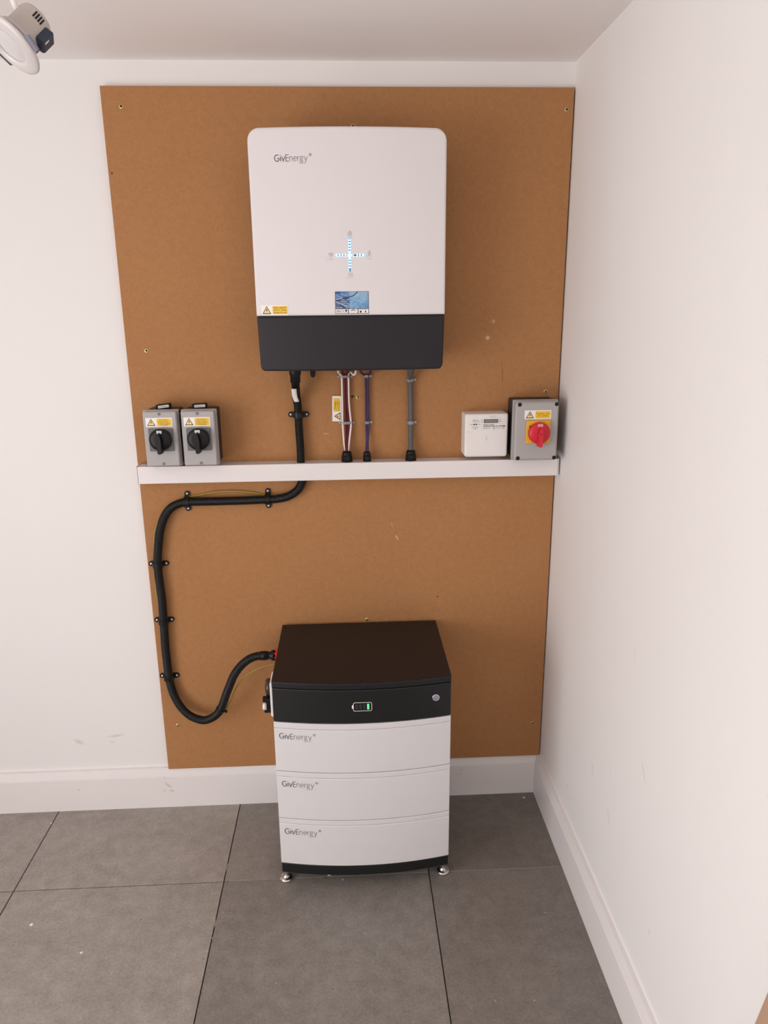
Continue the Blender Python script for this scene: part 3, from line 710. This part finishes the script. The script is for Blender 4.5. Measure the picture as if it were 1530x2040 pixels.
cleat(-.6205, 1.3985, .0145, .0035, .016, 1, 'grey twin cleat gripping the burgundy and cream cables close under the inverter', True)
cleat(-.6185, 1.267, .0150, .0036, .016, 1, 'grey twin cleat gripping the burgundy and cream cables below the danger sign', True)
cleat(-.5595, 1.3985, .0075, .0036, .016, 1, 'grey cleat on the purple pair close under the inverter')
cleat(-.5595, 1.267, .0075, .0038, .016, 1, 'grey cleat on the purple pair halfway to the trunking')
cleat(-.4355, 1.3865, .0098, .0046, .021, 1, 'upper grey cleat on the thick grey cable')
cleat(-.434, 1.265, .0098, .0046, .021, 1, 'lower grey cleat on the thick grey cable')
def gland(x, r, h, label):
    t = thing('trunking_gland', label, 'gland', (x, -.043, 1.1572), 'black glands on the trunking')
    MB().lathe([(r*1.08, 0), (r*1.08, .004), (r, .005)], (0, 0, 0), 'Z', 24).build('flange', M_black, t, local=True)
    MB().lathe([(r*.98, .005), (r, .006), (r, h*.55)], (0, 0, 0), 'Z', 6, smooth=False).build('hex_nut', M_black, t, local=True)
    MB().lathe([(r*.93, h*.55), (r*.93, h*.72), (r*.82, h*.9), (r*.55, h), (r*.3, h)], (0, 0, 0), 'Z', 24).build('dome_nut', M_black, t, local=True)
gland(-.620, .0152, .031, 'black gland where the burgundy and cream cables enter the trunking')
gland(-.562, .0112, .029, 'smallest black gland, where the purple pair enters the trunking')
gland(-.4352, .0150, .031, 'black gland where the thick grey cable enters the trunking')
# danger sign behind the cream cable
dg = thing('danger_sign', 'upright white and yellow danger sign tucked beside the cream cable', 'sign', (-.646, BF, 1.3075), None, (0, .026, 0))
MB().box(-.0128, .0128, -.0065, 0, -.0365, .0365, 0, .0005).build('plate', M_lab, dg, local=True)
MB().flat(rrect(-.0092, .0095, -.008, .030, .001, 3), -.0067).build('yellow_panel', M_yell, dg, local=True)
tx = MB(); tx.text('Danger', -.0022, -.0015, .0085, -.0069, 0, 'LEFT', PI/2, .95); tx.text('D.C. Live cables', .0035, -.006, .0048, -.0069, 0, 'LEFT', PI/2, .95); tx.text('during daylight', .0082, -.006, .0048, -.0069, 0, 'LEFT', PI/2, .95)
tx.build('lettering', M_ink, dg, local=True)
tg = MB(); tg.flat([(-.0075, -.0215), (.0105, -.033), (.0105, -.010)], -.0067, 0); tg.flat([(-.0035, -.0215), (.0088, -.0292), (.0088, -.0138)], -.0069, 1)
tg.flat([(-.001, -.0225), (.004, -.0200), (.0035, -.0215), (.008, -.0235), (.0045, -.0228), (.003, -.0240)], -.0071, 0)
tg.build('warning_triangle', [M_ink, M_yelp], dg, local=True)

# ------------------------------------------------------------------ rotary isolators
def isolator(name, label, x0, x1, z0, z1, yfr, kx, kz, hm, pm, plate, lab, lines, screws, big=False, group=None):
    cxx = (x0+x1)/2
    t = thing(name, label, 'switch', (cxx, BF, z0), group)
    yl = -.082 if not big else -.088
    MB().box(x0+.003, x1-.003, yl, BF, z0+.002, z1-.002, 0, .003).build('base', M_dbase, t)
    L = MB(); L.box(x0, x1, yl-.016, yl, z0, z1, 0, .0015)
    L.box(x0+.0025, x1-.0025, yfr, yl-.016, z0+.0015, z1-.0025, 0, .003 if not big else .005)
    lid = L.build('lid', M_grey, t)
    for sx_, sz_ in screws:
        mb = MB(); r = .0042 if not big else .0056
        mb.lathe([(r, 0), (r, .0005), (r*.86, .0006), (0, .0006)], (sx_, yfr, sz_), '-Y', 16, 0)
        if not big:
            mb.lathe([(r*.8, .0007), (0, .0007)], (sx_, yfr, sz_), '-Y', 16, 1, cap=False)
            for a in (.2, .2+PI/2): mb.ribbon([(sx_-r*.6*math.cos(a), sz_-r*.6*math.sin(a)), (sx_+r*.6*math.cos(a), sz_+r*.6*math.sin(a))], .0012, yfr-.001, 0)
        else: mb.lathe([(r*.5, .0007), (0, .0007)], (sx_, yfr, sz_), '-Y', 12, 1, cap=False)
        mb.build('cover_screw', [M_ink if not big else M_black, M_grey if not big else M_dark], lid)
    warning_label(t, *lab, yfr, lines)
    px0, px1, pz0, pz1 = plate
    p = MB().box(px0, px1, yfr-.006, yfr, pz0, pz1, 0, .0015).build('switch_plate', pm, t)
    mk = MB(); sg = 1 if not big else -1
    ccx, ccz = (px0+px1)/2, (pz0+pz1)/2
    mk.flat([(ccx+sg*.0235-.0022, ccz+.0155), (ccx+sg*.0235+.0012, ccz+.0135), (ccx+sg*.0235+.0022, ccz+.020), (ccx+sg*.0235-.0012, ccz+.022)] if sg > 0 else
            [(ccx-.027, ccz+.0135), (ccx-.0245, ccz+.0135), (ccx-.0215, ccz+.020), (ccx-.024, ccz+.020)], yfr-.0062); mk.build('on_mark', M_ink, p)
    R = .0300; kd = yfr-.006
    k = thing_part = MB().lathe([(R*.9, 0), (R, .002), (R, .012), (R*.93, .0155), (R*.55, .0165), (0, .0165)], (kx, kd, kz), '-Y', 40).build('knob', hm, t)
    gp = [(.0, .0165), (-.0035, .013), (-.0062, .004), (-.0068, -.006), (-.0058, -.022), (-.0055, -.0345), (-.003, -.037), (.003, -.037), (.0055, -.0345), (.0058, -.022), (.0068, -.006), (.0062, .004), (.0035, .013)]
    gm = MB(); n = len(gp)
    gm.add([(kx+a*1.25, kd-.0155, kz+b) for a, b in gp] + [(kx+a*.9, kd-.032, kz+b*.98) for a, b in gp], [(i, (i+1) % n, n+(i+1) % n, n+i) for i in range(n)] + [[n+i for i in range(n)]])
    gm.add([(kx+a, kd-.004, kz+b) for a, b in ((-.0068, -.027), (.0068, -.027), (.0050, -.036), (-.0050, -.036))] + [(kx+a, kd-.0165, kz+b) for a, b in ((-.0068, -.027), (.0068, -.027), (.0050, -.036), (-.0050, -.036))], [(0,1,5,4),(1,2,6,5),(2,3,7,6),(3,0,4,7)])
    gm.build('grip', hm, k)
    MB().lathe([(.0028, .0322), (0, .0322)], (kx, kd, kz), '-Y', 12, cap=False).build('centre_hole', M_dark if not big else mat('deep_red', (.25, .004, .012), .5), k)
    MB().flat([(kx-.0072, kz+.0262), (kx+.0072, kz+.0262), (kx+.0066, kz+.0182), (kx+.0040, kz+.0180), (kx, kz+.0212), (kx-.0040, kz+.0180), (kx-.0066, kz+.0182)], kd-.0168).build('off_mark', M_labg if not big else mat('pink_mark', (.75, .35, .38), .5), k)
    return t
DCL = ['PV array D.C.', 'isolator. Danger -', 'contains live parts', 'during daylight']
IG = 'grey isolators above the left of the trunking'
for i, (x0, lbl) in enumerate(((-1.1735, 'leftmost grey rotary isolator with a black knob, at the board edge'), (-1.0712, 'second grey rotary isolator with a black knob, right of its twin'))):
    t = isolator('dc_isolator', lbl, x0, x0+.0955, 1.1665, 1.3215, -.115, x0+.0485, 1.2445, M_black, M_dgrey,
             (x0+.0155, x0+.0805, 1.2115, 1.2735), (x0+.0095, x0+.0805, 1.278, 1.3025), DCL, [(x0+.0475, 1.3125), (x0+.0485, 1.1752)], group=IG)
    # black gland cover with a small label standing on the box
    cx_ = x0+.049 + (0 if i == 0 else -.003); tilt = (-.12 if i == 0 else -.05)
    c = MB().box(-.0205, .0185, -.014, .012, -.006, .008, 0, .002).xf(Matrix.Translation((cx_, -.058, 1.3255)) @ Matrix.Rotation(tilt, 4, 'Y')).build('gland_cover', M_black, t)
    m = MB(); m.prism(rrect(-.013, .0165, -.0015, .0052, .0008, 2), -.0142, -.0148, 0); m.ribbon([(-.011, .0018), (.0145, .0018)], .0018, -.0150, 1)
    m.xf(Matrix.Translation((cx_, -.058, 1.3255)) @ Matrix.Rotation(tilt, 4, 'Y')).build('name_strip', [M_lab, M_slate], c)
isolator('ac_isolator', 'grey isolator with a red knob on a yellow plate, beside the right wall', -.1535, -.0275, 1.1645, 1.3335, -.125, -.0865, 1.246, M_red, M_yel,
         (-.1205, -.0535, 1.2155, 1.2795), (-.1262, -.052, 1.2825, 1.3075), ['PV system - main', 'A.C. isolator'],
         [(-.1405, 1.3235), (-.0375, 1.3235), (-.0375, 1.1735), (-.1405, 1.1735)], True)

# ------------------------------------------------------------------ generation meter
mt = thing('electricity_meter', 'small white square electricity meter with a grey display, beside the red-knobbed isolator', 'meter', (-.2225, BF, 1.169))
mx0, mx1 = -.2845, -.1605; mxc = (mx0+mx1)/2
MY = lambda x: -.0785 - .0015*(1-((x-mxc)/.062)**2)
bowed(MB(), mx0, mx1, 1.1695, 1.2935, BF, MY, .006, .004, .008, n=10).build('case', M_whitep, mt)
ym = lambda x: MY(x) - .0004
MB().flat([(-.2805, 1.2425), (-.1645, 1.2425), (-.1645, 1.2433), (-.2805, 1.2433)], ym).build('cover_seam', M_icon, mt)
lcd = MB().prism([(-.2312, 1.2675), (-.1905, 1.2675), (-.1905, 1.2782), (-.2312, 1.2782)], -.0795, -.0806).build('display', M_lcd, mt)
MB().flat([(-.228, 1.2695), (-.1937, 1.2695), (-.1937, 1.2762), (-.228, 1.2762)], -.0808).build('lcd_window', mat('lcd_glass', (.2, .19, .18), .3), lcd)
for x in (-.2588, -.2525): MB().lathe([(.0022, 0), (.0022, .0006), (0, .0006)], (x, MY(x), 1.2638), '-Y', 12).build('pulse_led', M_ink, mt)
tx = MB()
tx.text('emlite', -.2145, 1.2843, .0068, ym, 1); tx.ribbon([(-.2145, 1.2826), (-.1835, 1.2826)], .0007, ym, 1)
tx.text('20(100)A 230V', -.2630, 1.2748, .0030, ym, 0, sx=.85); tx.text('50 Hz 1ph 2W', -.2620, 1.2705, .0034, ym, 0, sx=.9)
tx.text('1000imp', -.2708, 1.2628, .0028, ym, 0, sx=.85); tx.text('1000imp', -.2478, 1.2632, .0028, ym, 0, sx=.85)
tx.text('Class B kWh meter', -.2555, 1.2560, .0027, ym, 0, 'CENTER', sx=.95); tx.text('Made in UK', -.2545, 1.2528, .0027, ym, 0, 'CENTER'); tx.text('2017', -.2545, 1.2497, .0027, ym, 0, 'CENTER')
tx.text('IMP', -.2398, 1.2745, .0034, ym, 0); tx.text('EXP', -.2390, 1.2690, .0034, ym, 0); tx.text('NET', -.1875, 1.2755, .0034, ym, 0); tx.text('kWh', -.1875, 1.2702, .0034, ym, 0)
tx.text('EML2017104680', -.2330, 1.2612, .0050, ym, 0, sx=.92)
random.seed(3)
x = -.2322
while x < -.1685:
    w_ = random.choice((.0006, .0006, .0012)); tx.flat([(x, 1.2562), (x+w_, 1.2562), (x+w_, 1.2602), (x, 1.2602)], ym, 0 if random.random() < .8 else 1); x += w_ + random.choice((.0005, .0009, .0012))
tx.ribbon([(-.2375, 1.2505), (-.2345, 1.2505), (-.2345, 1.2538), (-.2375, 1.2538)], .0004, ym, 1, closed=True)
tx.flat([(-.2310, 1.2498), (-.2262, 1.2498), (-.2262, 1.2545), (-.2310, 1.2545)], ym, 1)
tx.text('BS EN 50470', -.2245, 1.2515, .0030, ym, 0, sx=.75); tx.text('CE', -.2055, 1.2498, .0062, ym, 0); tx.text('M17 0120', -.1955, 1.2515, .0032, ym, 0, sx=.85); tx.text('0120/SGS', -.1800, 1.2512, .0034, ym, 0, sx=.75)
kx_, kz_ = -.2225, 1.2225
tx.ribbon(arc(kx_, kz_, .0028, 0, 360, 14)[:-1], .0008, ym, 1, closed=True); tx.ribbon([(kx_, kz_+.003), (kx_, kz_+.0105)], .0006, ym, 1); tx.ribbon([(kx_, kz_-.003), (kx_, kz_-.006)], .0006, ym, 1)
tx.build('printing', [M_ink, M_icon], mt)

# ------------------------------------------------------------------ battery stack
qx0, qx1 = -.8305, -.3565; qxc = (qx0+qx1)/2; qhw = (qx1-qx0)/2; QB = -.03
QY = lambda x: -.390 - .026*(1-((x-qxc)/qhw)**2)
def offs(d): return lambda x: QY(x) + d
SG = 'stacked battery units'
base = thing('battery_stand', 'low black battery plinth standing on round steel levelling feet', 'base', (qxc, -.21, 0))
bowed(MB(), qx0+.001, qx1-.001, .047, .0798, QB, offs(.002), .003).build('plinth', M_blackm, base)
for fx in (-.8215, -.369):
    for fy in (-.362, -.07):
        f = MB(); f.lathe([(.0175, 0), (.0188, .0015), (.0188, .0065), (.0165, .009), (.010, .0115), (.0075, .0165)], (fx, fy, 0), 'Z', 32, smooth=False)
        fo = f.build('levelling_foot', M_steel, base)
        g_ = MB(); g_.lathe([(.0058, .0165), (.0058, .024), (.0088, .0245), (.0088, .032), (.0058, .0325), (.0058, .048)], (fx, fy, 0), 'Z', 12, smooth=False); g_.build('threaded_stud', M_steel, fo)
mods = []
for (za, zb, zs, lx, lz, cap, lbl) in ((.0802, .2285, .213, -.8150, .1802, .0212, 'lowest white battery module, resting on the black plinth'),
                            (.2291, .3780, .362, -.8157, .3325, .0206, 'middle white battery module between its two twins'),
                            (.3786, .5275, .510, -.8162, .4800, .0204, 'top white battery module, directly under the charcoal control unit')):
    t = thing('battery_module', lbl, 'battery', (qxc, -.21, za), SG)
    bowed(MB(), qx0, qx1, za+.0006, zs-.0006, QB, QY, .0022).build('body', M_whiteb, t)
    bowed(MB(), qx0, qx1, zs, zb-.0004, QB, offs(.0004), .0018).build('top_band', M_whiteb, t)
    logo(t, lx, lz, cap*.77, QY, 1.08)
hd = thing('battery_control_unit', 'charcoal battery control unit with lit gauge and round button, top of the stack', 'battery controller', (qxc, -.21, .528), SG)
bowed(MB(), qx0+.0003, qx1-.0003, .5285, .6268, QB, offs(.0008), .003).build('body', M_blackm, hd)
bowed(MB(), qx0, qx1, .6282, .6455, QB, QY, .0025).build('top_plate', M_blackm, hd)
for (x, y) in ((-.818, -.378), (-.597, -.402), (-.369, -.378), (-.821, -.05), (-.366, -.05), (-.70, -.045), (-.50, -.045)):
    MB().lathe([(.0034, .6455), (.0034, .6461), (.002, .6461), (0, .6457)], (x, y, 0), 'Z', 12).build('lid_screw', M_dark, hd)
yb_ = lambda x: QY(x) + .0008 - .0006
gq = MB(); gq.ribbon(rrect(-.6175, -.5695, .566, .5905, .004, 4), .0012, yb_, 0, closed=True); gq.flat([(-.6215, .5745)] + [(-.6215+.0, .5825), (-.6180, .5845), (-.6180, .5725)], yb_, 0)
ga = gq.build('gauge_outline', M_lab, hd)
for k in range(4):
    a = -.612 + k*.0102
    MB().prism([(a, .5705), (a+.0052, .5705), (a+.0052, .5862), (a, .5862)], QY(a)+.001, QY(a)-.0002).build('gauge_bar', M_green if k == 3 else M_dbase, ga)
bt = MB().lathe([(.0100, 0), (.0100, .002), (.0088, .0032), (.0078, .0026)], (-.3985, QY(-.3985)+.001, .588), '-Y', 28, cap=False).build('button_ring', M_btnr, hd)
MB().lathe([(.0078, .0024), (.0040, .0030), (0, .0032)], (-.3985, QY(-.3985)+.001, .588), '-Y', 24, cap=False).build('button_lens', M_btn, bt)
# isolator box on the left flank
bpx = MB().box(-.8405, qx0, -.352, -.282, .519, .6205, 0, .003).build('breaker_plate', M_whitep, hd)
sm = MB(); sm.lathe([(.0, .0), (.024, 0), (.024, .008), (.02, .014), (.008, .0165), (0, .0165)], (-.8405, -.317, .592), '-X', 20); sm.build('smoked_cover', M_smoke, bpx)
MB().box(-.856, -.8405, -.341, -.293, .535, .567, 0, .002).build('breaker_body', M_black, bpx)
MB().box(-.864, -.856, -.332, -.318, .553, .566, 0, .0015).build('toggle', M_black, bpx)
MB().box(-.860, -.8405, -.336, -.300, .5225, .536, 0, .0015).build('latch', M_black, bpx)
MB().lathe([(.0095, .012), (.0095, .0205), (.008, .022), (0, .022)], (-.8405, -.343, .5475), '-X', 16).build('white_cap', M_whitep, bpx)
rc = MB(); rc.lathe([(.018, 0), (.018, .006), (.0155, .007), (.0155, .014)], (qx0-.0005, -.14, .598), '-X', 20)
for k in range(8):
    a = 2*PI*k/8; rc.box(-.846, -.8305, -.14+.0165*math.cos(a)-.002, -.14+.0165*math.cos(a)+.002, .598+.0165*math.sin(a)-.002, .598+.0165*math.sin(a)+.002)
rc.build('red_socket', M_redp, hd)
MB().lathe([(.016, 0), (.016, .006), (.012, .008), (.011, .012)], (qx1+.0005, -.17, .598), 'X', 16).build('red_socket', M_redp, hd)

# ------------------------------------------------------------------ downlight hanging from the ceiling hole
LD = (RGT*(20-765) + UPV*(1020-90) + FWD*1469.96).normalized()
lamp_pos = CAMPOS + LD*1.36
l1 = (RGT - LD*RGT.dot(LD)).normalized(); l2 = (UPV - LD*UPV.dot(LD)); l2 = (l2 - l1*l2.dot(l1)).normalized()
zax = ((l1*.80 + l2*.60)*math.sqrt(1-.43**2) + LD*.43).normalized()      # from the face to the back of the fitting
xax = zax.cross(LD).normalized(); xax = xax if xax.dot(RGT) > 0 else -xax; yax = zax.cross(xax)
lm = thing('downlight', 'white recessed downlight dangling on its cable from the ceiling', 'light fitting', lamp_pos)
lm.rotation_euler = Matrix((xax, yax, zax)).transposed().to_euler()
va = math.atan2((-LD).dot(yax), (-LD).dot(xax))                 # side of the body that faces the room
MB().lathe([(.0245, -.0005), (.0270, -.0035), (.031, -.004), (.040, -.0015), (.0445, .0005), (.0452, .0025), (.0440, .0045), (.030, .005)], (0, 0, 0), 'Z', 48, cap=False).build('bezel', M_bezel, lm, local=True)
MB().lathe([(.0250, 0), (.020, -.0022), (.010, -.0032), (0, -.0034)], (0, 0, 0), 'Z', 36, cap=False).build('lens', M_lens, lm, local=True)
MB().lathe([(.034, .0045), (.034, .011), (.030, .012), (.030, .004)], (0, 0, 0), 'Z', 36, cap=False).build('gasket_ring', M_slate, lm, local=True)
lb = MB(); lb.lathe([(.0285, .005), (.0285, .020), (.0240, .022), (.0240, .056), (.0222, .061), (.017, .063), (0, .063)], (0, 0, 0), 'Z', 32)
body = lb.build('lamp_body', M_lbody, lm, local=True)
for k in range(4):
    a0 = va + .30 - .17*k; dv = MB(); r = .0243
    p = [(r*math.cos(q), r*math.sin(q)) for q in (a0-.05, a0+.05)]
    dv.add([(p[0][0], p[0][1], .046), (p[1][0], p[1][1], .046), (p[1][0], p[1][1], .056), (p[0][0], p[0][1], .056)], [(0, 1, 2, 3)]).build('vent', M_dark, body, local=True)
nb = MB().box(.016, .034, -.012, .012, .028, .054, 0, .0025).xf(Matrix.Rotation(va*.28, 4, 'Z')).build('terminal_box', M_navy, lm, local=True)
MB().box(.0341, .0345, -.010, -.007, .032, .040).xf(Matrix.Rotation(va*.28, 4, 'Z')).build('terminal_mark', M_lab, nb, local=True)
sp = MB(); sp.tube(smooth_path([(.026, 0, .014), (.028, 0, .022), (.026, 0, .032)], .003), .0014, 6); sp.lathe([(.0, -.004), (.0055, -.003), (.0065, 0), (.0055, .003), (0, .004)], (.027, 0, .031), 'Z', 14)
sp.xf(Matrix.Rotation(va*.15, 4, 'Z')).build('spring_clip', M_navy, lm, local=True)
sp = MB(); sp.tube(smooth_path([(.028, 0, .013), (.038, 0, .010), (.046, 0, .007)], .003), .0014, 6); sp.box(.044, .054, -.011, .011, .003, .0075, 0, .0015)
sp.xf(Matrix.Rotation(va*.8, 4, 'Z')).build('spring_clip', M_slate, lm, local=True)
sp = MB(); sp.tube(smooth_path([(.028, 0, .013), (.038, 0, .010), (.046, 0, .007)], .003), .0014, 6); sp.box(.046, .055, -.010, .010, .002, .0065, 0, .0015)
sp.xf(Matrix.Rotation(-va*.9, 4, 'Z')).build('spring_clip', M_navy, lm, local=True)
# supply cable up to the hole in the ceiling
Lm = Matrix.Translation(lamp_pos) @ Matrix((xax, yax, zax)).transposed().to_4x4()
top = Lm @ Vector((-.020, 0, .045))
cb = [top, top + Vector((-.004, .0, .012)), top + Vector((-.012, .004, .05)), top + Vector((-.02, .008, .10)), Vector((top.x-.03, top.y+.015, H+.004))]
inv_m = Lm.inverted()
MB().tube(smooth_path([inv_m @ p for p in cb], .008), .0045, 10).build('flex', M_lab, lm, local=True)

# ------------------------------------------------------------------ timber offcut and crumbs
pk = MB().box(-.010, .010, -.05, .05, 0, 1.0, 0, .001).build('timber_plank', M_wood)
pk.location = (-.031, -1.262, .011); pk.rotation_euler = (.21, 0, 0)
tag(pk, 'bare timber plank leaning at the bottom right corner of the picture', 'plank')
CG = 'white crumbs on the floor'
random.seed(11)
for (x, y, s, lbl) in ((-1.4926, -.4858, .007, 'white crumb on the left floor tile, largest one there'), (-1.328, -.5851, .005, 'curved white shaving on the floor tile below the left skirting'), (-.6974, -.3523, .007, 'pale scrap on the floor joint under the battery stack'),
                  (-1.596, -.075, .004, 'tiny white crumb in the leftmost tile joint by the skirting'), (-.055, -.045, .005, 'white crumb in the far corner by the skirting'), (-.66, -.375, .003, 'tiny white crumb just in front of the battery feet'), (-.13, -.88, .004, 'white crumb near the right skirting')):
    n = 7; pr = [(s*(.6+.5*random.random())*math.cos(2*PI*k/n), s*(.4+.5*random.random())*math.sin(2*PI*k/n)) for k in range(n)]
    mb = MB(); vs = [(a, b, 0) for a, b in pr] + [(a*.7, b*.7, s*.35) for a, b in pr] + [(0, 0, s*.5)]
    mb.add(vs, [(i, (i+1) % n, n+(i+1) % n, n+i) for i in range(n)] + [(n+i, n+(i+1) % n, 2*n) for i in range(n)] + [list(range(n))[::-1]])
    o = mb.build('floor_crumb', M_chip); o.location = (x, y, 0.0); tag(o, lbl, 'debris', CG)
